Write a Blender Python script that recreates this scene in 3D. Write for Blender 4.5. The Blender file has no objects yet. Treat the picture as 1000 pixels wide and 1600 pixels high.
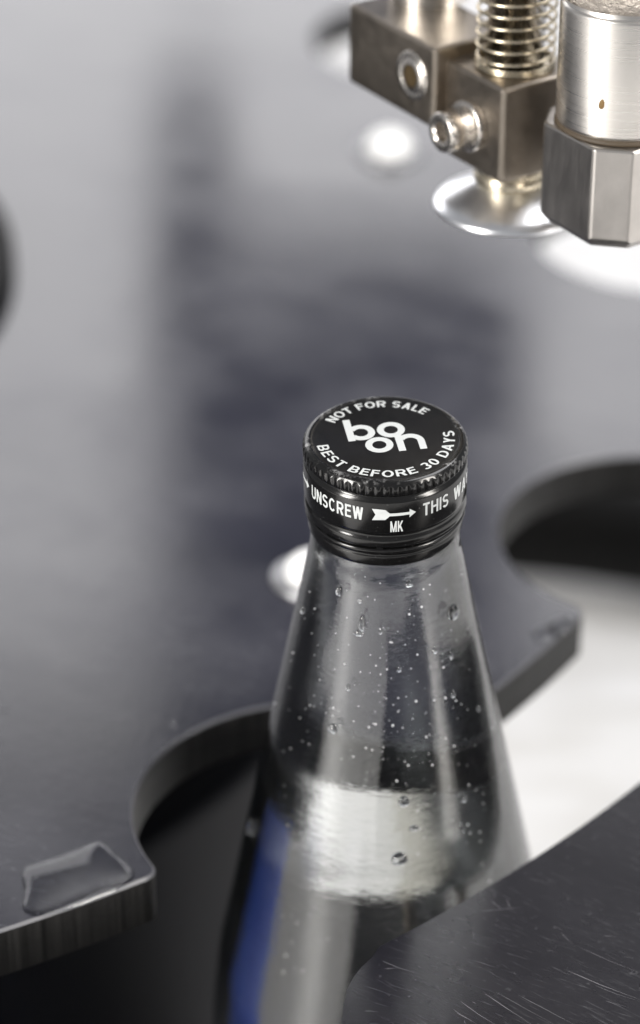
import bpy, bmesh, math, random
from mathutils import Vector, Matrix
random.seed(7)
S = 0.001                                    # everything below is written in millimetres
scene = bpy.context.scene
col = scene.collection

# ------------------------------------------------------------------ camera
TH = math.radians(31.0)
FPX = 100 / 36 * 1600                        # focal length in photo pixels
DCAP = FPX * 28 / 258                        # the 28 mm cap is 258 px wide
DIR = Vector((0, math.cos(TH), -math.sin(TH))); RIGHT = Vector((1, 0, 0)); UP = Vector((0, math.sin(TH), math.cos(TH)))
CAPTOP = 250.0
CAM = Vector((0, 0, CAPTOP)) - RIGHT * ((602 - 500) / FPX * DCAP) - UP * ((800 - 685) / FPX * DCAP) - DIR * DCAP
cam = bpy.data.cameras.new('camera'); co = bpy.data.objects.new('camera', cam); col.objects.link(co)
cam.sensor_fit = 'VERTICAL'; cam.sensor_height = 36; cam.sensor_width = 36; cam.lens = 100
cam.clip_start = 0.01; cam.clip_end = 50
co.location = CAM * S; co.rotation_euler = (math.pi / 2 - TH, 0, 0)
cam.dof.use_dof = True; cam.dof.focus_distance = (DCAP - 6) * S; cam.dof.aperture_fstop = 8.0
scene.camera = co

# ------------------------------------------------------------------ room light
w = bpy.data.worlds.new('World'); scene.world = w; w.use_nodes = True
w.node_tree.nodes['Background'].inputs[0].default_value = (0.93, 0.95, 1.0, 1)
w.node_tree.nodes['Background'].inputs[1].default_value = 0.30

def area(name, loc, target, sx, sy, power, color=(1, 1, 1)):
    l = bpy.data.lights.new(name, 'AREA'); l.shape = 'RECTANGLE'; l.size = sx; l.size_y = sy
    l.energy = power; l.color = color
    o = bpy.data.objects.new(name, l); col.objects.link(o); o.location = loc
    o.rotation_euler = (Vector(target) - Vector(loc)).to_track_quat('-Z', 'Y').to_euler()
    return o
area('window_light', (-0.75, 2.3, 1.07), (-0.6, 0, 0.65), 3.0, 1.3, 31, (0.985, 0.972, 0.985))
area('ceiling_light', (0.85, 0.3, 1.7), (0.1, 0.2, 0), 1.2, 1.0, 25, (0.985, 0.98, 0.99))
area('side_lamp', (-1.0, -0.75, 0.62), (0, 0, 0.2), 0.3, 0.9, 30, (1.0, 0.97, 0.93))
area('side_lamp', (1.1, -0.65, 0.9), (0, 0, 0.25), 0.3, 0.9, 22, (1.0, 0.96, 0.9))

scene.view_settings.view_transform = 'Standard'; scene.view_settings.look = 'None'
scene.view_settings.exposure = 0.0; scene.view_settings.gamma = 1.0
scene.cycles.max_bounces = 24; scene.cycles.transmission_bounces = 20; scene.cycles.glossy_bounces = 8
scene.cycles.transparent_max_bounces = 16
scene.cycles.use_denoising = True; scene.cycles.blur_glossy = 0.6
scene.cycles.sample_clamp_indirect = 6.0

# ------------------------------------------------------------------ pixel -> place
def ray(x, y): return DIR + RIGHT * ((x - 500) / FPX) + UP * ((800 - y) / FPX)
def onz(x, y, z):
    v = ray(x, y); return CAM + v * ((z - CAM.z) / v.z)
def atd(x, y, dep): return CAM + ray(x, y) * dep

# ------------------------------------------------------------------ materials
def mat(name, base=(0.5, 0.5, 0.5), rough=0.5, metal=0.0, ior=1.5, spec=0.5, trans=0.0, coat=0.0):
    m = bpy.data.materials.new(name); m.use_nodes = True
    b = m.node_tree.nodes['Principled BSDF']
    b.inputs['Base Color'].default_value = (*base, 1); b.inputs['Roughness'].default_value = rough
    b.inputs['Metallic'].default_value = metal; b.inputs['IOR'].default_value = ior
    b.inputs['Specular IOR Level'].default_value = spec; b.inputs['Transmission Weight'].default_value = trans
    b.inputs['Coat Weight'].default_value = coat
    return m
def N(m, t, **kw):
    n = m.node_tree.nodes.new(t)
    for k, v in kw.items():
        if hasattr(n, k): setattr(n, k, v)
        else: n.inputs[k.replace('_', ' ')].default_value = v
    return n
def L(m, a, b): m.node_tree.links.new(a, b)
def bsdf(m): return m.node_tree.nodes['Principled BSDF']
def coords(m, scale=(1, 1, 1), rot=(0, 0, 0)):
    tc = N(m, 'ShaderNodeTexCoord'); mp = N(m, 'ShaderNodeMapping')
    mp.inputs['Scale'].default_value = scale; mp.inputs['Rotation'].default_value = rot
    L(m, tc.outputs['Object'], mp.inputs['Vector']); return mp.outputs['Vector']
def streaks(m, ang, stretch):
    tc = N(m, 'ShaderNodeTexCoord'); mp = N(m, 'ShaderNodeMapping'); mp.vector_type = 'TEXTURE'
    mp.inputs['Rotation'].default_value = (0, 0, ang); mp.inputs['Scale'].default_value = (1, 1 / stretch, 1)
    L(m, tc.outputs['Object'], mp.inputs['Vector']); return mp.outputs['Vector']
def noise(m, vec, scale, detail=4, rough=0.55):
    n = N(m, 'ShaderNodeTexNoise'); n.inputs['Scale'].default_value = scale
    n.inputs['Detail'].default_value = detail; n.inputs['Roughness'].default_value = rough
    L(m, vec, n.inputs['Vector']); return n.outputs['Fac']
def ramp(m, fac, stops):
    r = N(m, 'ShaderNodeValToRGB'); e = r.color_ramp.elements
    while len(e) < len(stops): e.new(0.5)
    for i, (p, c) in enumerate(stops):
        e[i].position = p; e[i].color = (*c, 1) if isinstance(c, tuple) else (c, c, c, 1)
    L(m, fac, r.inputs['Fac']); return r.outputs['Color']
def math_(m, op, a, b):
    n = N(m, 'ShaderNodeMath', operation=op)
    for i, v in enumerate((a, b)):
        if isinstance(v, (int, float)): n.inputs[i].default_value = v
        else: L(m, v, n.inputs[i])
    return n.outputs[0]
def mix(m, fac, a, b):
    n = N(m, 'ShaderNodeMix', data_type='RGBA')
    for s, v in ((n.inputs['Factor'], fac), (n.inputs['A'], a), (n.inputs['B'], b)):
        if isinstance(v, tuple): s.default_value = (*v, 1)
        elif isinstance(v, (int, float)): s.default_value = v
        else: L(m, v, s)
    return n.outputs['Result']
def bump(m, h, strength, dist=0.001):
    b = N(m, 'ShaderNodeBump'); b.inputs['Strength'].default_value = strength; b.inputs['Distance'].default_value = dist
    L(m, h, b.inputs['Height']); L(m, b.outputs['Normal'], bsdf(m).inputs['Normal']); return b

def plate_material(name, base, rlo, rhi, scratch, ang, ior=1.6):
    m = mat(name, base, 0.3, ior=ior)
    v = coords(m); cloud = noise(m, v, 30, 5); fine = noise(m, v, 700, 3)
    sv = streaks(m, ang, 14); st = noise(m, sv, 160, 4, 0.65)
    sv2 = streaks(m, ang + 0.25, 30); st2 = noise(m, sv2, 70, 5, 0.7)
    line = ramp(m, st, [(0.60, 0.0), (0.74, 1.0)]); line2 = ramp(m, st2, [(0.62, 0.0), (0.70, 1.0)])
    speck = ramp(m, fine, [(0.66, 0.0), (0.76, 1.0)])
    s = math_(m, 'ADD', math_(m, 'MULTIPLY', line, 0.6), math_(m, 'ADD', line2, math_(m, 'MULTIPLY', speck, 0.5)))
    s = math_(m, 'MULTIPLY', s, ramp(m, cloud, [(0.4, 0.15), (0.62, 1.0)]))
    s = math_(m, 'MULTIPLY', s, scratch)
    c = mix(m, ramp(m, cloud, [(0.3, 0.0), (0.75, 1.0)]), tuple(x * 0.8 for x in base), tuple(x * 1.25 for x in base))
    c = mix(m, s, c, (0.32, 0.32, 0.34)); L(m, c, bsdf(m).inputs['Base Color'])
    smudge = noise(m, streaks(m, ang, 2.2), 11, 6, 0.7)
    rr = N(m, 'ShaderNodeMapRange'); L(m, math_(m, 'ADD', math_(m, 'MULTIPLY', cloud, 0.5), math_(m, 'MULTIPLY', smudge, 0.5)), rr.inputs['Value'])
    rr.inputs['From Min'].default_value = 0.38; rr.inputs['From Max'].default_value = 0.64
    rr.inputs['To Min'].default_value = rlo; rr.inputs['To Max'].default_value = rhi
    L(m, math_(m, 'ADD', rr.outputs[0], math_(m, 'MULTIPLY', s, 0.25)), bsdf(m).inputs['Roughness'])
    bump(m, math_(m, 'ADD', fine, math_(m, 'MULTIPLY', st, 0.6)), 0.10, 0.0002)
    return m
M_plate = plate_material('dark_grey_plastic', (0.017, 0.017, 0.024), 0.11, 0.25, 0.30, -0.5, 1.75)
M_guide = plate_material('scratched_dark_plastic', (0.009, 0.0085, 0.011), 0.20, 0.32, 0.24, -0.70, 1.38)
def edge_material():
    m = mat('machined_plate_edge', (0.05, 0.05, 0.05), 0.5, spec=0.18)
    v = coords(m, (1, 1, 0.015)); s = noise(m, v, 900, 3)
    L(m, ramp(m, s, [(0.3, (0.004, 0.004, 0.004)), (0.7, (0.022, 0.0215, 0.021))]), bsdf(m).inputs['Base Color'])
    bump(m, s, 0.35, 0.0002); return m
M_edge = edge_material()
M_chamfer = mat('plate_chamfer', (0.09, 0.09, 0.10), 0.35)

def cap_material():
    m = mat('black_lacquered_aluminium', (0.004, 0.004, 0.004), 0.26)
    v = coords(m); n1 = noise(m, v, 900, 6, 0.7); n2 = noise(m, v, 160, 4)
    sep = N(m, 'ShaderNodeSeparateXYZ'); tc = N(m, 'ShaderNodeTexCoord'); L(m, tc.outputs['Object'], sep.inputs[0])
    rad = math_(m, 'SQRT', math_(m, 'ADD', math_(m, 'MULTIPLY', sep.outputs[0], sep.outputs[0]), math_(m, 'MULTIPLY', sep.outputs[1], sep.outputs[1])), 0)
    rim = ramp(m, math_(m, 'MULTIPLY', rad, 50.0), [(0.61, 0.0), (0.65, 1.0), (0.684, 1.0), (0.692, 0.0)])
    top = ramp(m, math_(m, 'MULTIPLY', sep.outputs[2], 4.0), [(0.994, 0.0), (0.998, 1.0)])
    wear = math_(m, 'MULTIPLY', ramp(m, n1, [(0.49, 0.0), (0.60, 1.0)]), ramp(m, n2, [(0.50, 0.0), (0.64, 1.0)]))
    wear = math_(m, 'MULTIPLY', math_(m, 'MULTIPLY', wear, rim), top)
    dust = math_(m, 'MULTIPLY', ramp(m, noise(m, v, 2600, 2), [(0.71, 0.0), (0.76, 1.0)]), 0.35)
    f = math_(m, 'MAXIMUM', wear, dust)
    L(m, mix(m, f, (0.004, 0.004, 0.004), (0.30, 0.30, 0.30)), bsdf(m).inputs['Base Color'])
    L(m, math_(m, 'ADD', 0.1, math_(m, 'MULTIPLY', noise(m, v, 220, 4), 0.16)), bsdf(m).inputs['Roughness'])
    bump(m, n2, 0.06, 0.0005); return m
M_cap = cap_material()
M_print = mat('white_print', (0.50, 0.52, 0.52), 0.4)

def glass_material():
    m = mat('clear_glass', (0.985, 0.995, 0.99), 0.0, ior=1.5, trans=1.0)
    v = coords(m, (1, 1, 0.08)); h = noise(m, v, 120, 3)
    v2 = coords(m, (1, 1, 1)); h2 = noise(m, v2, 45, 2)
    h3 = noise(m, coords(m, (1, 1, 2.5)), 420, 3, 0.6)
    bump(m, math_(m, 'ADD', math_(m, 'ADD', h, h2), math_(m, 'MULTIPLY', h3, 0.25)), 0.09, 0.0012); return m
M_glass = glass_material()
M_water = mat('water', (0.99, 0.995, 1.0), 0.0, ior=1.333, trans=1.0)
M_bubble = mat('bubble', (0.95, 0.95, 0.96), 0.15, ior=1.2, trans=0.55)

def steel(name, base, rough, brush=None, tone=0.35, bmp=0.05):
    m = mat(name, base, rough, metal=1.0)
    v = coords(m, brush or (1, 1, 1)); n = noise(m, v, 420, 5, 0.6); c = noise(m, coords(m), 70, 5, 0.6)
    L(m, mix(m, math_(m, 'MULTIPLY', ramp(m, c, [(0.3, 1.0), (0.7, 0.0)]), tone), base, tuple(x * 0.45 for x in base)), bsdf(m).inputs['Base Color'])
    L(m, math_(m, 'ADD', rough - 0.08, math_(m, 'MULTIPLY', n, 0.2)), bsdf(m).inputs['Roughness'])
    bump(m, n, bmp, 0.0004); return m
M_block = steel('bead_blasted_steel', (0.37, 0.325, 0.275), 0.33, None, 0.85, 0.14)
M_brush = steel('turned_steel', (0.74, 0.71, 0.67), 0.27, (0.06, 0.06, 9), 0.2, 0.03)
M_square = steel('ground_steel', (0.50, 0.475, 0.45), 0.30, (1.5, 1.5, 0.3), 0.45, 0.08)
M_screw = steel('screw_steel', (0.70, 0.66, 0.61), 0.24, None, 0.2, 0.03)
M_chrome = mat('chrome', (0.93, 0.94, 0.96), 0.28, metal=1.0)
M_rod = mat('polished_rod', (0.42, 0.40, 0.38), 0.14, metal=1.0)
M_brass = steel('brassy_spring_wire', (0.62, 0.55, 0.42), 0.25, None, 0.3, 0.03)
def cast_material():
    m = mat('cast_steel', (0.52, 0.47, 0.42), 0.38, metal=1.0)
    h = noise(m, coords(m), 650, 6, 0.65); bump(m, h, 0.9, 0.0012); return m
M_cast = cast_material()
M_rustd = mat('dark_grime', (0.05, 0.035, 0.02), 0.6)
M_rust = mat('rust', (0.16, 0.095, 0.03), 0.7)
M_dark = mat('dark_blue_enamel', (0.004, 0.0045, 0.007), 0.5, spec=0.2)
M_house = mat('dark_machine_paint', (0.045, 0.053, 0.090), 0.5)
M_black = mat('black_rubber', (0.004, 0.004, 0.004), 0.55, spec=0.12)
M_blue = mat('blue_plastic', (0.05, 0.16, 0.88), 0.4)
def table_material():
    m = mat('pale_sheet_metal', (0.78, 0.78, 0.79), 0.45)
    c = ramp(m, noise(m, coords(m, (1, 3, 1)), 22, 4), [(0.3, 0.0), (0.7, 1.0)]); L(m, mix(m, c, (0.60, 0.59, 0.57), (0.80, 0.80, 0.81)), bsdf(m).inputs['Base Color']); return m
M_table = table_material()

# ------------------------------------------------------------------ mesh helpers
def mesh_obj(name, verts, faces, m, parent=None, smooth=True, mats=None, fm=None, loc=None):
    me = bpy.data.meshes.new(name)
    me.from_pydata([tuple(c * S for c in v) for v in verts], [], faces)
    for x in (mats or [m]): me.materials.append(x)
    if fm: me.polygons.foreach_set('material_index', fm)
    if isinstance(smooth, list): me.polygons.foreach_set('use_smooth', smooth)
    else: me.polygons.foreach_set('use_smooth', [smooth] * len(me.polygons))
    bm = bmesh.new(); bm.from_mesh(me); bmesh.ops.recalc_face_normals(bm, faces=bm.faces); bm.to_mesh(me); bm.free()
    o = bpy.data.objects.new(name, me); col.objects.link(o)
    if parent: o.parent = parent; o.matrix_parent_inverse = parent.matrix_basis.inverted()
    return o
def thing(name, label, cat, loc=(0, 0, 0), group=None):
    o = bpy.data.objects.new(name, None); col.objects.link(o); o.location = Vector(loc) * S; o.empty_display_size = 0.01
    return tag(o, label, cat, group)
def tag(o, label, cat, group=None):
    o['label'] = label; o['category'] = cat
    if group: o['group'] = group
    return o
def lathe(profile, seg=96, center=(0, 0), rfun=None, cap0=False, cap1=False, closed=False):
    """profile = [(r, z)...] ; rfun(i, r, z, angle) may change the radius"""
    vs, fs = [], []
    for i, (r, z) in enumerate(profile):
        for k in range(seg):
            a = 2 * math.pi * k / seg; rr = rfun(i, r, z, a) if rfun else r
            vs.append((center[0] + rr * math.cos(a), center[1] + rr * math.sin(a), z))
    n = len(profile)
    for i in range(n if closed else n - 1):
        j = (i + 1) % n
        for k in range(seg):
            q = (k + 1) % seg; fs.append((i * seg + k, i * seg + q, j * seg + q, j * seg + k))
    if cap0: fs.append(tuple(range(seg)))
    if cap1: fs.append(tuple(range((n - 1) * seg, n * seg)))
    return vs, fs
def round_profile(pts, r, steps=4):
    """round the inner corners of an open (r, z) polyline"""
    out = [pts[0]]
    for a, b, c in zip(pts, pts[1:], pts[2:]):
        a, b, c = Vector(a), Vector(b), Vector(c); l1, l2 = (a - b).length, (c - b).length
        d = min(r, l1 * 0.45, l2 * 0.45); p, q = b + (a - b).normalized() * d, b + (c - b).normalized() * d
        for s in range(steps + 1):
            t = s / steps; out.append(tuple((p * (1 - t) + b * t) * (1 - t) + (b * (1 - t) + q * t) * t))
    out.append(pts[-1]); return out
def bevel_modifier(o, width, seg=3):
    b = o.modifiers.new('bevel', 'BEVEL'); b.width = width * S; b.segments = seg; b.limit_method = 'ANGLE'; b.angle_limit = 0.6
    b.harden_normals = False; return o
def prism(outline, z0, z1):
    n = len(outline); vs = [(x, y, z0) for x, y in outline] + [(x, y, z1) for x, y in outline]
    fs = [tuple(range(n))[::-1], tuple(range(n, 2 * n))] + [(i, (i + 1) % n, n + (i + 1) % n, n + i) for i in range(n)]
    return vs, fs
def box_between(name, lo, hi, m, parent=None, bev=1.0):
    vs, fs = prism([(lo[0], lo[1]), (hi[0], lo[1]), (hi[0], hi[1]), (lo[0], hi[1])], lo[2], hi[2])
    return bevel_modifier(mesh_obj(name, vs, fs, m, parent, smooth=False), bev)
def tube(path, r, seg=12, closed=False):
    vs, fs = [], []; n = len(path); path = [Vector(p) for p in path]
    for i, p in enumerate(path):
        t = (path[min(i + 1, n - 1)] - path[max(i - 1, 0)]).normalized()
        up = Vector((0, 0, 1)) if abs(t.z) < 0.9 else Vector((1, 0, 0))
        a = t.cross(up).normalized(); b = t.cross(a)
        for k in range(seg):
            g = 2 * math.pi * k / seg; vs.append(tuple(p + (a * math.cos(g) + b * math.sin(g)) * r))
    for i in range(n - 1):
        for k in range(seg):
            q = (k + 1) % seg; fs.append((i * seg + k, i * seg + q, (i + 1) * seg + q, (i + 1) * seg + k))
    fs += [tuple(range(seg))[::-1], tuple(range((n - 1) * seg, n * seg))]
    return vs, fs
def axis_lathe(name, profile, origin, axis, m, parent, seg=48, smooth=True, cap0=True, cap1=True):
    """profile (radius, distance along axis) turned about an arbitrary axis"""
    vs, fs = lathe(profile, seg, cap0=cap0, cap1=cap1)
    q = Vector((0, 0, 1)).rotation_difference(Vector(axis)).to_matrix()
    return mesh_obj(name, [tuple(q @ Vector(v) + Vector(origin)) for v in vs], fs, m, parent, smooth)

# ------------------------------------------------------------------ the table below
ZP = 172.0                                   # height of the star wheel's top face
t = mesh_obj('table', [(-1500, -900, -5), (1500, -900, -5), (1500, 2600, -5), (-1500, 2600, -5)], [(0, 1, 2, 3)], M_table, smooth=False)
t['kind'] = 'structure'

added = box_between('added_plate', (-150, -430, -4.9), (300, 88, -1.9), mat('dark_added_plate', (0.03, 0.03, 0.034), 0.6, spec=0.2), None, 0.8)  # unseen dark plate, added so the lower glass refracts something dark
tag(added, 'dark slide plate on the pale table put under the bottle to darken its lower glass', 'slide plate')

# ------------------------------------------------------------------ star wheel
WC = Vector((-197.8, 215.7)); WR = 283.2; PITCH = 24.0; POCKET_A = -49.2; PR = 33.5; PCR = 284.5
DEPTH = {2: 277.0, 4: 273.0}                # how far out the pocket centres sit
ANG = [-49.2, -24.8, 6.0, 21.5, 36.8]
ANG = ANG + [36.8 + (310.8 - 36.8) * k / 11 for k in range(1, 12)]
def wheel_outline():
    pts = []
    for k in range(len(ANG) - 1):
        a0 = math.radians(ANG[k])
        pcr = DEPTH.get(k, PCR); pc = Vector((pcr * math.cos(a0), pcr * math.sin(a0)))
        # half angle at which the pocket circle meets the rim
        half = 2 * math.asin(min(1, PR / 2 / PCR)) * 1.0
        # pocket arc, entered from the rim on the clockwise side
        arc = []
        for s in range(45):
            phi = a0 - math.pi / 2 - (math.pi) * s / 44      # from clockwise side inwards to the other side
            arc.append(pc + Vector((math.cos(phi), math.sin(phi))) * PR)
        def corner(p_arc, sgn):
            """rounded tip joining the rim and the pocket wall"""
            rim_a = a0 + sgn * (half + math.radians(0.85)); rim = Vector((math.cos(rim_a), math.sin(rim_a))) * WR
            tip_a = a0 + sgn * half * 1.0; tip = Vector((math.cos(tip_a), math.sin(tip_a))) * (WR + 0.4)
            q = p_arc
            return [(rim * (1 - v) + tip * v) * (1 - v) + (tip * (1 - v) + q * v) * v for v in [i / 8 for i in range(9)]]
        pts += corner(arc[3], -1) + arc[4:-4] + corner(arc[-4], 1)[::-1]
        e = a0 + half + math.radians(0.85); nxt = math.radians(ANG[k + 1]) - half - math.radians(0.85)
        for s in range(1, 10):
            g = e + (nxt - e) * s / 10; pts.append(Vector((math.cos(g), math.sin(g))) * WR)
    return [WC + p for p in pts]
def inset(outline, dist):
    n = len(outline); out = []
    for i in range(n):
        d = (outline[(i + 1) % n] - outline[i - 1]).normalized(); out.append(outline[i] + Vector((-d.y, d.x)) * dist)
    return out
def plate_mesh(name, outline, zt, thick, parent, top_m, ch=0.5):
    n = len(outline); ins = inset(outline, ch); vs = []; fs = []; fm = []; sm = []
    for ring, z in ((outline, zt - thick), (outline, zt - ch), (outline, zt - ch), (ins, zt), (ins, zt)):
        vs += [(p.x, p.y, z) for p in ring]
    for a, mi in ((0, 1), (2, 2)):
        for i in range(n):
            j = (i + 1) % n; fs.append((a * n + i, a * n + j, (a + 1) * n + j, (a + 1) * n + i)); fm.append(mi); sm.append(True)
    fs.append(tuple(range(4 * n, 5 * n))); fm.append(0); sm.append(False)
    fs.append(tuple(range(n))[::-1]); fm.append(1); sm.append(False)
    return mesh_obj(name, vs, fs, None, parent, smooth=sm, mats=[top_m, M_edge, M_chamfer], fm=fm)
wheel = thing('star_wheel', 'large dark grey plastic star wheel with scalloped bottle pockets and domed bolts', 'star wheel', (WC.x, WC.y, ZP - 10))
plate_mesh('wheel_plate', wheel_outline(), ZP, 10.0, wheel, M_plate)
vs, fs = lathe(round_profile([(0.1, ZP + 5), (110.5, ZP + 5), (110.5, ZP - 0.2)], 3), 128, (WC.x, WC.y))
mesh_obj('hub', vs, fs, M_black, wheel)
M_bolt = mat('white_bolt_cover', (0.86, 0.86, 0.85), 0.3)
M_flange = mat('grey_flange', (0.30, 0.30, 0.31), 0.4, metal=0.8)
for k in range(6):
    a = math.radians(-37.3 + 58.7 * k); r = 226 - (5 if k == 1 else 0)
    c = (WC.x + r * math.cos(a) + (5.6 if k == 0 else 0), WC.y + r * math.sin(a))
    vs, fs = lathe([(8.8, ZP - 0.1), (8.8, ZP + 0.9), (8.3, ZP + 1.2), (5.5, ZP + 1.2)], 40, c); b = mesh_obj('bolt', vs, fs, M_flange, wheel)
    prof = [(5.9, ZP + 1.15)] + [(5.9 * math.cos(x), ZP + 1.6 + 4.6 * math.sin(x)) for x in [i * math.pi / 2 / 10 for i in range(10)]] + [(0.05, ZP + 6.2)]
    vs, fs = lathe(prof, 40, c); mesh_obj('dome', vs, fs, M_bolt, b)
# drive drum under the wheel, standing on the table
vs, fs = lathe(round_profile([(0.1, ZP - 10.3), (60, ZP - 10.3), (60, 104), (204, 104), (204, -4.8)], 4), 128, (WC.x, WC.y))
drum = tag(mesh_obj('drive_drum', vs, fs, M_dark), 'dark blue black round drum underneath the star wheel', 'drum')

def arc_block(a0, a1, r0, r1, z0, z1, m, parent, name):
    a = [math.radians(a0 + (a1 - a0) * i / 16) for i in range(17)]
    o = [(WC.x + r0 * math.cos(x), WC.y + r0 * math.sin(x)) for x in a] + [(WC.x + r1 * math.cos(x), WC.y + r1 * math.sin(x)) for x in a[::-1]]
    v_, f_ = prism(o, z0, z1); return mesh_obj(name, v_, f_, m, parent, smooth=False)
brightener = arc_block(-50, 60, 202.5, 206, -4.8, 30, mat('grey_brightener', (0.42, 0.41, 0.37), 0.45), drum, 'brightener'); brightener['label'] = 'light grey skirt added round the drum foot to lighten the bottle glass'  # pale strip added out of view to lighten the bottle's right side
band = arc_block(-92, -57.5, 203.5, 222, 0, 152, M_blue, drum, 'added_blue_panel'); band['label'] = 'blue panel added beside the drum to tint the bottle from out of view'  # unseen blue panel, added to give the glass its blue refraction

# ------------------------------------------------------------------ outer guide plate
GR = 322.6
def guide_outline():
    pts = []
    for i in range(40):
        a = math.radians(-52.3 + (22.3) * i / 39); pts.append(Vector((WC.x + GR * math.cos(a), WC.y + GR * math.sin(a))))
    e = pts[-1]
    out = [Vector((e.x + 22, e.y - 14)), Vector((122, -10)), Vector((122, -150)), Vector((6, -150))]
    side = [Vector((-5.6, -75)), Vector((-6.9, -64)), Vector((-7.05, -58)), Vector((-6.75, -54)), Vector((-6.1, -50.5)), Vector((-5.0, -47.4)), Vector((-3.6, -44.8)), Vector((-2.0, -42.6))]
    p = out[::-1]
    return side[::-1] and (pts[::-1] + side[::-1] + p)[::-1]
guide = thing('guide_plate', 'scratched dark plastic guide plate with rounded corner in front of the bottle', 'guide plate', (60, -70, 0))
go = guide_outline()
plate_mesh('plate', go, ZP, 10.0, guide, M_guide, 0.35)
for x, y in ((40, -120), (100, -60)):
    vs, fs = lathe([(9, 0.1), (9, ZP - 9.8)], 32, (x, y), cap0=True, cap1=True); mesh_obj('post', vs, fs, M_block, guide)
M_scr = mat('scratch', (0.30, 0.29, 0.31), 0.4)
vs, fs = [], []
def scratch(p, q, wd):
    a, b = onz(*p, ZP), onz(*q, ZP); d = (b - a).normalized(); n = Vector((-d.y, d.x, 0)); k = len(vs); z = ZP + 0.012
    m_ = a.lerp(b, 0.5) + n * random.uniform(-0.25, 0.25)
    for pt, f in ((a, 0.25), (a.lerp(m_, 0.4), 1), (m_, 0.8), (b, 0.15)):
        vs.append((pt.x + n.x * wd * f, pt.y + n.y * wd * f, z)); vs.append((pt.x - n.x * wd * f, pt.y - n.y * wd * f, z))
    for i in range(3): fs.append((k + 2 * i, k + 2 * i + 1, k + 2 * i + 3, k + 2 * i + 2))
for p, q, wd in [(p_, q_, w_ * 0.42) for p_, q_, w_ in [((757, 1552), (830, 1600), .07), ((720, 1565), (780, 1605), .07), ((714, 1583), (745, 1600), .06), ((885, 1516), (1000, 1562), .08),
                 ((810, 1555), (905, 1605), .05), ((775, 1550), (865, 1600), .04), ((880, 1600), (930, 1625), .05), ((750, 1424), (815, 1418), .05),
                 ((598, 1502), (650, 1520), .05), ((600, 1514), (625, 1512), .05), ((905, 1480), (1000, 1520), .04), ((930, 1540), (1000, 1565), .04)]]:
    scratch(p, q, wd)
for _ in range(26):
    x, y = random.uniform(545, 1000), random.uniform(1400, 1600)
    ln = random.uniform(4, 26); a = random.gauss(0.45, 0.35)
    scratch((x, y), (x + ln * math.cos(a), y + ln * math.sin(a)), random.uniform(0.01, 0.025))
sc = mesh_obj('scratches', vs, fs, M_scr, guide, smooth=False); sc['kind'] = 'stuff'

# ------------------------------------------------------------------ bottle
CUP_H = 122.0
CB = CAPTOP - 17.3                            # bottom of the cap
def rb(z):                                    # outer radius of the glass
    if z > CB: return 12.2
    return 12.3 + 0.198 * (CB - z)
bottle = thing('bottle', 'clear conical glass water bottle with black screw cap standing in wheel pocket', 'bottle')
outer = [(12.1, 246.5), (12.1, 236), (12.2, CB + 1), (12.9, CB - 1.5)] + [(rb(z), z) for z in [CB - 4 - 5 * i for i in range(20)]]
outer = outer + [(33.6, 118), (34.0, 100), (34.0, 8), (33.2, 3.5), (31, 0.9), (27, 0.15), (20, 0.6), (0.05, 1.5)]
outer = round_profile(outer, 6, 3)
TW = 2.1
inner = [(9.8, 246.5), (9.8, CB)] + [(rb(z) - TW - 0.2, z) for z in [CB - 5 - 5 * i for i in range(20)]] + [(31.4, 116), (31.7, 100), (31.7, 12), (29, 6), (0.05, 5.5)]
inner = round_profile(inner, 6, 3)
vs, fs = lathe(outer + inner[::-1], 128, closed=False)
n_ = len(outer) + len(inner)
for k in range(128):
    q = (k + 1) % 128; fs.append(((n_ - 1) * 128 + k, (n_ - 1) * 128 + q, q, k))
mesh_obj('glass', vs, fs, M_glass, bottle)
wat = [(0.05, 240.0), (9.9, 240.0), (9.9, CB)] + [(rb(z) - TW - 0.2 + 0.12, z) for z in [CB - 5 - 5 * i for i in range(20)]] + [(31.52, 116), (31.82, 100), (31.82, 12), (29.1, 5.9), (0.05, 5.4)]
vs, fs = lathe(wat[:1] + round_profile(wat[1:], 6, 3), 128); mesh_obj('water', vs, fs, M_water, bottle)

def hit_cone(x, y, rad=rb):
    v = ray(x, y); lo = None; t_ = 380.0
    while t_ < 640:
        p = CAM + v * t_
        if math.hypot(p.x, p.y) < rad(p.z): return p
        t_ += 0.05
    return None
def sphere_patch(c, n, u, sx, sy, sz, seg=14, rings=7):
    n = n.normalized(); u = (u - n * u.dot(n)).normalized(); s = u.cross(n)
    vs, fs = [], []
    for i in range(rings + 1):
        th = math.pi * i / rings
        for k in range(seg):
            ph = 2 * math.pi * k / seg
            taper = 1 + 0.22 * math.sin(th) * math.cos(ph)
            vs.append(tuple(c + s * (sx * math.sin(th) * math.sin(ph) / taper) + u * (sy * math.sin(th) * math.cos(ph)) + n * (sz * math.cos(th))))
    for i in range(rings):
        for k in range(seg):
            q = (k + 1) % seg; fs.append((i * seg + k, i * seg + q, (i + 1) * seg + q, (i + 1) * seg + k))
    return vs, fs
SL = 0.198
def cone_normal(p): return Vector((p.x, p.y, math.hypot(p.x, p.y) * SL)).normalized()
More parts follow.
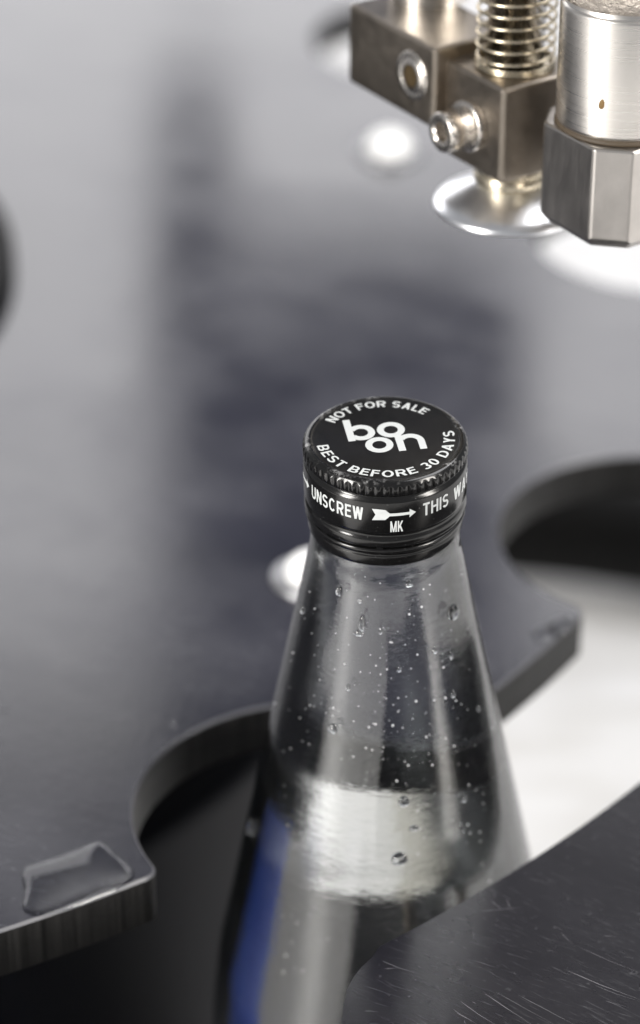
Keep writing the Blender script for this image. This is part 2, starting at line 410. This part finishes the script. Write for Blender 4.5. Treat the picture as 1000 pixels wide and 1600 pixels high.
for x, y, wx, hy in [(563, 976, 5, 15), (557, 992, 9, 5), (705, 962, 12, 14), (637, 913, 7, 6), (676, 1022, 5, 5), (700, 1030, 5, 9), (703, 1093, 5, 8), (592, 988, 3, 7),
                     (625, 1264, 9, 10), (617, 1357, 13, 12), (718, 1262, 7, 8), (515, 1146, 8, 9), (640, 1308, 8, 5), (716, 1310, 5, 10), (470, 960, 4, 7), (528, 925, 6, 9),
                     (383, 1316, 9, 14), (810, 1250, 6, 12), (560, 940, 4, 4), (620, 1050, 4, 5), (742, 1120, 4, 5), (540, 1080, 4, 6)]:
    p = hit_cone(x, y)
    if p is None: continue
    n = cone_normal(p); k = 1 / 9.0
    vs, fs = sphere_patch(p + n * 0.1, n, Vector((0, 0, 1)), wx * k, hy * k, 0.42 * min(wx, hy) * k + 0.2)
    mesh_obj('water_drop', vs, fs, M_water, bottle)
# the small beads and bubbles on the glass, far too many to count
bm = bmesh.new(); BUB = []
for _ in range(330):
    y = random.uniform(895, 1560); x = random.uniform(430, 790)
    if random.random() < 0.3: y = random.gauss(1120, 90); x = random.gauss(610, 90)
    p = hit_cone(x, y)
    if p is None or y > 1420 and x > 560: continue
    n = cone_normal(p); r = random.choice((0.08, 0.08, 0.10, 0.10, 0.12, 0.14, 0.17, 0.24)) * random.uniform(0.8, 1.15)
    bmesh.ops.create_icosphere(bm, subdivisions=1, radius=r * S, matrix=Matrix.Translation((p + n * r * 0.3) * S))
me = bpy.data.meshes.new('bubbles'); bm.to_mesh(me); bm.free(); me.materials.append(M_bubble)
me.polygons.foreach_set('use_smooth', [True] * len(me.polygons))
bo = bpy.data.objects.new('bubbles', me); col.objects.link(bo); bo.parent = bottle; bo['kind'] = 'stuff'

# ---- cap
RIBS = 60; SEG = RIBS * 6
cp = [(0.02, 0.0), (12.3, 0.0), (12.6, -0.07), (12.95, -0.13), (13.35, -0.05), (13.7, 0.25), (13.88, 0.6), (13.92, 0.75), (13.95, 1.6), (13.95, 2.3), (13.8, 2.6), (13.45, 2.85), (13.4, 3.05),
      (13.6, 3.3), (13.9, 3.6), (14.0, 4.0), (14.0, 7.0), (14.0, 9.7), (13.9, 10.05), (13.6, 10.4), (13.55, 10.75), (13.75, 11.2), (13.95, 11.7), (13.95, 12.5), (13.8, 12.95), (13.6, 13.1), (12.6, 13.15)]
def knurl(i, r, z, a):
    d = CAPTOP - z
    if 0.7 < d < 2.55:
        c = math.cos(a * RIBS); return r + 0.12 * min(1, max(-1, c * 1.6 + 0.5))
    return r
vs, fs = lathe([(r, CAPTOP - d) for r, d in cp], SEG, rfun=knurl)
cap = mesh_obj('cap', vs, fs, M_cap, bottle); cap['label'] = 'black screw cap with white printing'
bp = [(12.6, 13.72), (13.6, 13.75), (13.78, 13.95), (13.8, 14.3), (13.65, 14.7), (13.3, 14.95), (13.2, 15.15), (13.35, 15.4), (13.4, 15.7), (13.35, 16.9), (13.2, 17.4), (12.9, 17.6), (12.4, 17.55)]
vs, fs = lathe([(r, CAPTOP - d + 0.25) for r, d in bp], 160)
mesh_obj('tamper_band', vs, fs, M_cap, cap)
vs, fs = lathe([(13.0, CAPTOP - 12.95), (13.0, CAPTOP - 13.65)], 96); mesh_obj('liner', vs, fs, M_black, cap)
for k in range(8):
    a = math.radians(-95 + 45 * k); e = Vector((math.cos(a), math.sin(a), 0)); f = Vector((-e.y, e.x, 0)); c = e * 13.3
    vs = [tuple(c + f * sx * 0.55 + e * sy * 0.3 + Vector((0, 0, CAPTOP - dz))) for dz in (13.65, 12.95) for sx, sy in ((-1, -1), (1, -1), (1, 1), (-1, 1))]
    mesh_obj('bridge', vs, [(0, 1, 2, 3), (4, 5, 6, 7), (0, 1, 5, 4), (1, 2, 6, 5), (2, 3, 7, 6), (3, 0, 4, 7)], M_cap, cap, smooth=False)

def glyph(ch, t):
    """a bold sans letter as quads, one unit high; returns (width, [stroke quads])"""
    W = dict(N=.74, O=.84, T=.64, F=.62, R=.74, S=.70, A=.78, L=.58, E=.62, B=.72, D=.76, Y=.74, U=.74, C=.78, W=1.02, H=.74, I=t, M=.9, K=.76)
    W['3'] = .62; W['0'] = .64
    if ch == ' ': return 0.24, []
    w = W[ch]; u = t * 0.86; out = []                       # u = thickness of the horizontal strokes
    def q(*p): out.append([list(p)])
    def bar(x0, y, x1): q((x0, y - u / 2), (x1, y - u / 2), (x1, y + u / 2), (x0, y + u / 2))
    def stem(x, y0=0, y1=1): q((x - t / 2, y0), (x + t / 2, y0), (x + t / 2, y1), (x - t / 2, y1))
    def dia(x0, y0, x1, y1, k=1.12): q((x0 - t * k / 2, y0), (x0 + t * k / 2, y0), (x1 + t * k / 2, y1), (x1 - t * k / 2, y1))
    def arc(cx, cy, rx, ry, a0, a1, n=22):                  # rx, ry are outer radii
        quads = []
        for i in range(n):
            g = [math.radians(a0 + (a1 - a0) * k / n) for k in (i, i + 1)]
            o_ = [(cx + rx * math.cos(x), cy + ry * math.sin(x)) for x in g]; i_ = [(cx + (rx - t) * math.cos(x), cy + (ry - u) * math.sin(x)) for x in g]
            quads.append([o_[0], o_[1], i_[1], i_[0]])
        out.append(quads)
    if ch == 'N': stem(t / 2); stem(w - t / 2); dia(t * .56, 1, w - t * .56, 0)
    elif ch in 'O0': arc(w / 2, .5, w / 2, .51, 0, 360, 40)
    elif ch == 'T': bar(0, 1 - u / 2, w); stem(w / 2, 0, 1 - u)
    elif ch in 'FEL':
        stem(t / 2)
        if ch != 'L': bar(t, 1 - u / 2, w); bar(t, .53, w * .92)
        if ch != 'F': bar(t, u / 2, w)
    elif ch in 'RB':
        stem(t / 2); h = .27 + u / 4; x = w - h - (.03 if ch == 'B' else 0)
        bar(t, 1 - u / 2, x); bar(t, 1 - 2 * h + u / 2, x); arc(x, 1 - h, h, h, -90, 90)
        if ch == 'R': dia(w * .55, 1 - 2 * h + u * .3, w - t * .58, 0, 1.2)
        else: g = (1 - 2 * h + u) / 2; bar(t, u / 2, w - g); arc(w - g, g, g, g, -90, 90)
    elif ch == 'D': stem(t / 2); bar(t, 1 - u / 2, w - .44); bar(t, u / 2, w - .44); arc(w - .44, .5, .44, .5, -90, 90)
    elif ch == 'S': h = .25 + u / 4 + .005; arc(w / 2, 1.01 - h, w / 2, h, 25, 270); arc(w / 2, h - .01, w / 2, h, 90, -155)
    elif ch == '3': h = .25 + u / 4 + .005; arc(w / 2, 1.01 - h, w / 2, h, 155, -80); arc(w / 2, h - .01, w / 2, h, 80, -155)
    elif ch == 'C': arc(w / 2, .5, w / 2, .51, 42, 318, 34)
    elif ch == 'A': dia(t * .58, 0, w / 2, 1); dia(w - t * .58, 0, w / 2, 1); bar(w * .25, .28, w * .75)
    elif ch == 'Y': stem(w / 2, 0, .44); dia(w / 2, .42, t * .58, 1); dia(w / 2, .42, w - t * .58, 1)
    elif ch == 'U': r = w / 2; stem(t / 2, r, 1); stem(w - t / 2, r, 1); arc(w / 2, r - .01, r, r, 180, 360)
    elif ch == 'H': stem(t / 2); stem(w - t / 2); bar(t, .52, w - t)
    elif ch == 'I': stem(t / 2)
    elif ch == 'W':
        a, b, c_ = t * .55, w * .28, w / 2; dia(a, 1, b, 0); dia(b, 0, c_, 1); dia(c_, 1, w - b, 0); dia(w - b, 0, w - a, 1)
    elif ch == 'M': stem(t / 2); stem(w - t / 2); dia(t * .56, 1, w / 2, 0, .95); dia(w - t * .56, 1, w / 2, 0, .95)
    elif ch == 'K': stem(t / 2); dia(t * .7, .32, w - t * .62, 1, 1.2); dia(w * .42, .55, w - t * .62, 0, 1.25)
    return w, out
def text_mesh(s, t=0.19, gap=0.15):
    """quads of the whole line in a unit box: points (x, y, layer)"""
    V, Fc, x = [], [], 0.0
    for ch in s:
        w_, strokes = glyph(ch, t)
        for k, quads in enumerate(strokes):
            for qd in quads:
                n = len(V); V += [(x + px, py, k) for px, py in qd]; Fc.append((n, n + 1, n + 2, n + 3))
        x += w_ + gap
    W_ = x - gap
    return [(px / W_, py, k) for px, py, k in V], Fc
ROT = math.radians(9.0)
def top_arc(name, s, a_mid, span, r_mid, h, outward):
    V, Fc = text_mesh(s); out = []
    for x, y, k in V:
        if outward: a = a_mid + span / 2 - span * x; r = r_mid + (y - 0.5) * h
        else: a = a_mid - span / 2 + span * x; r = r_mid - (y - 0.5) * h
        out.append((r * math.cos(a), r * math.sin(a), CAPTOP + 0.05 + k * 0.005))
    return mesh_obj(name, out, Fc, M_print, cap, smooth=False)
R_ = math.radians
top_arc('lettering', 'NOT FOR SALE', R_(99), R_(102), 10.85, 1.95, True)
top_arc('lettering', 'BEST BEFORE 30 DAYS', R_(-79.5), R_(180), 10.85, 1.95, False)
def side_text(s, a0, a1, d, h):
    V, Fc = text_mesh(s); out = []
    for x, y, k in V:
        a = R_(a0 + (a1 - a0) * x) - math.pi / 2; rr = 14.06 + k * 0.004; out.append((rr * math.cos(a), rr * math.sin(a), CAPTOP - d + (y - 0.5) * h))
    return mesh_obj('lettering', out, Fc, M_print, cap, smooth=False)
side_text('UNSCREW', -63, -16.3, 6.2, 2.55); side_text('THIS', 25.6, 47.8, 6.1, 2.55); side_text('WAY', 54, 82, 6.1, 2.55); side_text('MK', 2.4, 11.2, 8.5, 2.2)
def arrow(a0, a1, d):
    P2 = [(0, 1.15), (0.30, 1.0), (0.40, 0.28), (0.85, 0.26), (0.85, 0.85), (1, 0.0), (0.85, -0.85), (0.85, -0.26), (0.40, -0.28), (0.30, -1.0), (0, -1.15), (0.08, 0)]
    ang = lambda x: R_(a0 + (a1 - a0) * x) - math.pi / 2
    V = [(14.06 * math.cos(ang(x)), 14.06 * math.sin(ang(x)), CAPTOP - d + y) for x, y in P2]
    fs = [(11, 0, 1), (11, 1, 2), (11, 2, 8), (11, 8, 9), (11, 9, 10), (2, 3, 7, 8), (3, 4, 5), (3, 5, 7), (5, 6, 7)]
    # split the shaft so that it follows the curve
    k = len(V); extra = [0.55, 0.7]
    for x in extra:
        for y in (0.27, -0.27): V.append((14.06 * math.cos(ang(x)), 14.06 * math.sin(ang(x)), CAPTOP - d + y))
    fs[5] = (2, k, k + 1, 8); fs += [(k, k + 2, k + 3, k + 1), (k + 2, 3, 7, k + 3)]
    return mesh_obj('arrow_print', V, fs, M_print, cap, smooth=False)
arrow(-10.2, 20.3, 6.1); arrow(-98, -67.5, 6.1); arrow(98, 128, 6.1)
# logo letters on the top face
def flat(name, polys):
    vs, fs = [], []
    for lay, (poly_v, poly_f) in enumerate(polys):
        k = len(vs); fs += [tuple(i + k for i in f) for f in poly_f]
        for x, y in poly_v:
            vs.append((x * math.cos(ROT) - y * math.sin(ROT), x * math.sin(ROT) + y * math.cos(ROT), CAPTOP + 0.05 + lay * 0.005))
    return mesh_obj(name, vs, fs, M_print, cap, smooth=False)
def ring(cx, cy, ro, ri, a0=0, a1=360, n=48):
    v, f = [], []
    for i in range(n + 1):
        a = R_(a0 + (a1 - a0) * i / n); v += [(cx + ro * math.cos(a), cy + ro * math.sin(a)), (cx + ri * math.cos(a), cy + ri * math.sin(a))]
    for i in range(n): f.append((2 * i, 2 * i + 2, 2 * i + 3, 2 * i + 1))
    return v, f
def rect(x0, y0, x1, y1): return [(x0, y0), (x1, y0), (x1, y1), (x0, y1)], [(0, 1, 2, 3)]
RO, RI = 2.38, 1.2
flat('logo_letter', [ring(-3.75, 2.45, RO, RI, -150, 150), rect(-6.3, 0.05, -5.05, 6.75)])
flat('logo_letter', [ring(1.4, 2.45, RO, RI)])
flat('logo_letter', [ring(-1.35, -1.85, RO, RI)])
flat('logo_letter', [ring(4.05, -1.75, 2.4, 1.2, 0, 150), rect(1.6, -4.35, 2.85, 0.5), rect(5.25, -4.35, 6.45, -1.75)])

# the bottle leans a little in its pocket
LEAN = Matrix.Rotation(math.radians(3.5), 4, 'X') @ Matrix.Rotation(math.radians(-0.7), 4, 'Y')
bottle.matrix_basis = Matrix.Translation((Vector((0, 0, CAPTOP)) - LEAN @ Vector((0, 0, CAPTOP))) * S) @ LEAN

# ------------------------------------------------------------------ water on the plates
def puddle(px, label, h, parent=None):
    pts = [onz(x, y, ZP) for x, y in px]; 
    # smooth the outline once
    for _ in range(2):
        sm_ = []
        for i in range(len(pts)):
            a, b = pts[i], pts[(i + 1) % len(pts)]; sm_ += [a * 0.75 + b * 0.25, a * 0.25 + b * 0.75]
        pts = sm_
    c = sum(pts, Vector()) / len(pts); n = len(pts); vs, fs = [], []
    levels = [(1.0, -0.03, 0), (0.98, 0.16, 0), (0.95, 0.32, 1), (0.90, 0.46, 2), (0.80, 0.63, 3), (0.66, 0.79, 4), (0.48, 0.91, 6), (0.28, 0.98, 8), (0.1, 1.0, 8)]
    cur = pts
    for s, hh, it in levels:
        for _ in range(it * max(1, n // 12)): cur = [cur[i - 1] * 0.25 + cur[i] * 0.5 + cur[(i + 1) % n] * 0.25 for i in range(n)]
        for p in cur: q = c + (p - c) * s; vs.append((q.x, q.y, ZP + hh * h))
    for i in range(len(levels) - 1):
        for k in range(n): q = (k + 1) % n; fs.append((i * n + k, i * n + q, (i + 1) * n + q, (i + 1) * n + k))
    fs.append(tuple(range((len(levels) - 1) * n, len(levels) * n)))
    return tag(mesh_obj('water_puddle', vs, fs, M_water), label, 'puddle')
puddle([(36, 1356), (60, 1350), (105, 1334), (132, 1325), (148, 1316), (163, 1317), (181, 1336), (207, 1358), (212, 1372), (190, 1388), (150, 1404), (110, 1420), (72, 1432), (45, 1432), (33, 1420), (40, 1395), (34, 1372)],
       'wide four cornered clear water puddle on the wheel tip left of the bottle', 1.25)
puddle([(832, 990), (838, 982), (850, 982), (856, 990), (852, 1002), (840, 1004)], 'tiny round water drop on the wheel tip right of the bottle', 1.6)
puddle([(852, 975), (870, 962), (892, 965), (896, 978), (880, 992), (860, 994)], 'small flat water puddle on the corner of the right wheel tip', 1.0)
puddle([(266, 1130), (270, 1127), (275, 1130), (274, 1135), (268, 1135)], 'small bead of water above the left pocket curve', 0.7)
puddle([(4, 1110), (8, 1107), (13, 1110), (12, 1115), (6, 1115)], 'small bead of water alone on the open wheel surface', 0.7)

# ------------------------------------------------------------------ the metal head above
PHI = math.radians(33.7); EX = Vector((math.cos(PHI), math.sin(PHI), 0)); EY = Vector((-math.sin(PHI), math.cos(PHI), 0)); EZ = Vector((0, 0, 1))
def loc_block(name, corner, lx, ly, h, m, parent, bev=0.7):
    """block whose near top edge corner is given; lx along EX, ly along EY, h downwards"""
    vs = [tuple(corner + EX * a * lx + EY * b * ly - EZ * c * h) for c in (0, 1) for a, b in ((0, 0), (1, 0), (1, 1), (0, 1))]
    return bevel_modifier(mesh_obj(name, vs, [(0, 1, 2, 3), (7, 6, 5, 4), (0, 1, 5, 4), (1, 2, 6, 5), (2, 3, 7, 6), (3, 0, 4, 7)], m, parent, smooth=False), bev)
ZTOP = 800.0
# carrier plate and arm, above the picture
arm = thing('machine_stand', 'dark machine stand carrying the metal heads over the wheel', 'machine', (240, 800, 0))
box_between('carrier_plate', (-40, 30, ZTOP), (90, 130, ZTOP + 14), M_house, arm)
box_between('arm', (0, 120, ZTOP + 14.2), (50, 705, ZTOP + 60), M_house, arm)
box_between('housing', (-86, 700, 402), (82, 735, 1050), M_house, arm, 6)
box_between('crossbeam', (82.5, 702, 930), (330, 733, 1040), M_house, arm, 4)
box_between('column', (250, 690, -4.8), (330, 745, 929.5), M_house, arm, 4)
vs, fs = lathe([(15.5, 326), (15.5, 402.6)], 32, (-66.5, 717), cap0=True); mesh_obj('spindle', vs, fs, M_house, arm)

# plunger block with rod, spring and bell
C = Vector((21.15, 46.0, 294.2)); LX, LY, HB = 18.2, 17.4, 18.3
plunger = thing('spring_plunger', 'steel block with a brass coil spring on its rod and chrome bell below', 'plunger', (C + EX * LX / 2 + EY * LY / 2 - EZ * 30))
loc_block('block', C, LX, LY, HB, M_block, plunger, 0.8)
ax = C + EX * LX / 2 + EY * LY / 2
vs, fs = lathe([(5.2, C.z - HB - 9), (5.2, ZTOP + 0.3)], 48, (ax.x, ax.y), cap0=True, cap1=True); mesh_obj('rod', vs, fs, M_rod, plunger)
path = []
for i in range(0, 36 * 40):
    a = 2 * math.pi * i / 36; zz = C.z + 0.9 + (0 if i < 40 else (i - 40) / 36 * 2.2); path.append((ax.x + 6.95 * math.cos(a), ax.y + 6.95 * math.sin(a), zz))
vs, fs = tube(path, 0.33, 8); mesh_obj('spring', vs, fs, M_brass, plunger)
vs, fs = lathe([(5.25, C.z + 0.05), (7.3, C.z + 0.05), (7.3, C.z + 0.55), (5.25, C.z + 0.55)], 48, (ax.x, ax.y)); mesh_obj('washer', vs, fs, M_brass, plunger)
zb = C.z - HB
vs, fs = lathe(round_profile([(5.25, zb - 0.1), (7.0, zb - 0.1), (7.2, zb - 1.6), (6.4, zb - 2.2), (6.9, zb - 2.8), (6.9, zb - 4.2), (5.25, zb - 4.3)], 0.4), 64, (ax.x, ax.y)); mesh_obj('collar', vs, fs, M_brass, plunger)
bell_c = onz(785, 300, zb - 7)
vs, fs = lathe(round_profile([(4.6, zb - 4.0), (6.0, zb - 4.6), (12.8, zb - 7.6), (14.1, zb - 8.6), (14.2, zb - 9.4), (13.4, zb - 9.5), (9, zb - 8.4), (0.1, zb - 8.2)], 0.8), 96, (ax.x, ax.y)); mesh_obj('bell', vs, fs, M_chrome, plunger)
def cap_screw(center, axis, r_head, h_head, parent, with_washer=True):
    c = Vector(center); a = Vector(axis).normalized()
    if with_washer: axis_lathe('screw_washer', round_profile([(0.1, -0.2), (r_head * 1.28, -0.2), (r_head * 1.28, 1.4), (r_head * 0.9, 1.6), (0.1, 1.6)], 0.5), c, a, M_screw, parent)
    z0 = 1.5 if with_washer else -0.3; z1 = z0 + h_head
    prof = round_profile([(r_head * 0.98, z0), (r_head, z1), (r_head * 0.62, z1)], 0.7)
    h = axis_lathe('screw', prof, c, a, M_screw, parent, cap0=True, cap1=False)
    # hexagonal socket
    q = Vector((0, 0, 1)).rotation_difference(a).to_matrix(); vs = []
    seg = 48
    for k in range(seg):
        g = 2 * math.pi * k / seg; vs.append((r_head * 0.62 * math.cos(g), r_head * 0.62 * math.sin(g), z1))
    for zz in (z1 - 0.25, z1 - h_head * 0.6):
        for k in range(seg):
            g = 2 * math.pi * k / seg; m6 = (g % (math.pi / 3)) - math.pi / 6; rr = r_head * 0.46 / math.cos(m6)
            vs.append((rr * math.cos(g), rr * math.sin(g), zz))
    fs = [(i * seg + k, i * seg + (k + 1) % seg, (i + 1) * seg + (k + 1) % seg, (i + 1) * seg + k) for i in range(2) for k in range(seg)] + [tuple(range(2 * seg, 3 * seg))]
    mesh_obj('socket', [tuple(q @ Vector(v) + c) for v in vs], fs, M_screw, h, smooth=False)
    return h
# clamp screw out of the left face
def on_face(px, origin, normal):
    v = ray(*px); t_ = (origin - CAM).dot(normal) / v.dot(normal); return CAM + v * t_
sc_c = on_face((735, 195), C, -EX)
cap_screw(sc_c, -EX, 3.75, 5.2, plunger)

# clamp block further left
C2 = Vector((9.5, 58.4, 296.8))
clamp = thing('clamp_block', 'grey steel clamp block with a recessed hex socket screw and round shaft', 'clamp', (C2 + EY * 14 - EZ * 13.8))
loc_block('block', C2, 17, 27.6, 15.6, M_block, clamp, 0.8)
s2 = on_face((644, 118), C2, -EX)
axis_lathe('counterbore', [(4.6, 0.03), (4.5, 0.25), (3.5, 0.1), (3.4, 0.02)], s2, -EX, M_screw, clamp, cap0=False, cap1=False)
q = Vector((0, 0, 1)).rotation_difference(-EX).to_matrix()
axis_lathe('socket_screw', [(3.4, 0.05), (3.0, 0.35), (2.2, 0.4)], s2, -EX, M_screw, clamp, cap0=False, cap1=False)
vs = [tuple(q @ Vector((2.25 * math.cos(k * math.pi / 3 + 0.2), 2.25 * math.sin(k * math.pi / 3 + 0.2), 0.45)) + s2) for k in range(6)]
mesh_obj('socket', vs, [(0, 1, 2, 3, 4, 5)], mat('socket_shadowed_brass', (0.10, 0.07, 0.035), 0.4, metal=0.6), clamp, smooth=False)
a2 = onz(672, -10, C2.z)
vs, fs = lathe(round_profile([(7.6, C2.z - 0.2), (7.6, C2.z + 40), (6.2, C2.z + 40), (6.2, ZTOP + 0.3)], 0.6), 64, (a2.x, a2.y)); mesh_obj('shaft', vs, fs, M_brush, clamp)

# nozzle: turned sleeve with chamfered square foot
A = Vector((41.7, 40.8, 0)); ZS = 290.7; HS = 18.8
nozzle = thing('nozzle', 'turned steel nozzle sleeve with chamfered square foot and cast collar', 'nozzle', (A.x, A.y, ZS - HS))
def chamfer_square(half_w, ch):
    p = []
    for sx, sy in ((1, 1), (-1, 1), (-1, -1), (1, -1)):
        a, b = (half_w * sx, (half_w - ch) * sy), ((half_w - ch) * sx, half_w * sy); p += [a, b] if sx * sy > 0 else [b, a]
    return [A + EX * x + EY * y for x, y in p]
def ringed(sections, m, name, parent):
    vs, fs = [], []; n = 8
    for hw, ch, z in sections: vs += [(p.x, p.y, z) for p in chamfer_square(hw, ch)]
    for i in range(len(sections) - 1): fs += [(i * n + k, i * n + (k + 1) % n, (i + 1) * n + (k + 1) % n, (i + 1) * n + k) for k in range(n)]
    fs += [tuple(range(n)), tuple(range((len(sections) - 1) * n, len(sections) * n))]
    return bevel_modifier(mesh_obj(name, vs, fs, m, parent, smooth=False), 0.45, 2)
ringed([(11.9, 4.9, ZS), (11.9, 4.9, ZS - HS + 1.6), (10.9, 4.6, ZS - HS)], M_square, 'square_foot', nozzle)
vs, fs = lathe(round_profile([(10.6, ZS - 0.2), (11.2, ZS + 0.4), (11.75, ZS + 1.2), (11.75, ZS + 22.2), (11.3, ZS + 22.7), (11.1, ZS + 23.6)], 0.5), 96, (A.x, A.y)); mesh_obj('sleeve', vs, fs, M_brush, nozzle)
def cast_r(i, r, z, a): return r + 0.12 * math.sin(a * 5 + z) + 0.1 * math.sin(a * 11 - z * 1.7)
vs, fs = lathe([(10.9, ZS + 23.3), (11.9, ZS + 23.7), (12.4, ZS + 24.8), (12.5, ZS + 26.5), (12.5, ZS + 60), (9, ZS + 62), (9, ZTOP + 0.3)], 96, (A.x, A.y), rfun=cast_r); mesh_obj('cast_collar', vs, fs, M_cast, nozzle)
vs, fs = lathe([(11.3, ZS + 0.06), (11.95, ZS + 0.05), (11.9, ZS + 0.5), (11.5, ZS + 0.85)], 96, (A.x, A.y)); mesh_obj('grime_ring', vs, fs, M_rustd, nozzle)
# rust speck on the sleeve
p = None; v = ray(940, 163); t_ = 440
while t_ < 520:
    p = CAM + v * t_
    if math.hypot(p.x - A.x, p.y - A.y) < 11.8: break
    t_ += 0.02
nrm = Vector((p.x - A.x, p.y - A.y, 0)).normalized()
vs, fs = sphere_patch(p, nrm, Vector((0.15, 0, 1)), 0.5, 0.95, 0.12, 12, 6); mesh_obj('rust_spot', vs, fs, M_rust, nozzle)

# ------------------------------------------------------------------ things on the table
pth = []
for i in range(41):
    u = i / 40; x = -140 + 330 * u; pth.append((x, 362 - 3 * math.sin(u * 5) - 0.0022 * max(0, x - 10) ** 2, 17.2))
vs, fs = tube(pth, 17, 24)
tag(mesh_obj('hose', vs, fs, M_black), 'thick black rubber hose on the pale table beneath the wheel', 'hose')
# unseen black half collar, added to darken what the lower bottle refracts
def ring_block(az0, az1, r0, r1, z0, z1, m, parent, name):
    a = [math.radians(az0 + (az1 - az0) * i / 24) for i in range(25)]
    o = [(r0 * math.cos(x), r0 * math.sin(x)) for x in a] + [(r1 * math.cos(x), r1 * math.sin(x)) for x in a[::-1]]
    v_, f_ = prism(o, z0, z1); return mesh_obj(name, v_, f_, m, parent, smooth=False)
hc = ring_block(10, 128, 34.8, 39, 2.0, CUP_H, M_black, None, 'added_half_collar')
hc.matrix_basis = bottle.matrix_basis.copy()
tag(hc, 'black half round collar added behind the bottle to darken its lower glass', 'collar')
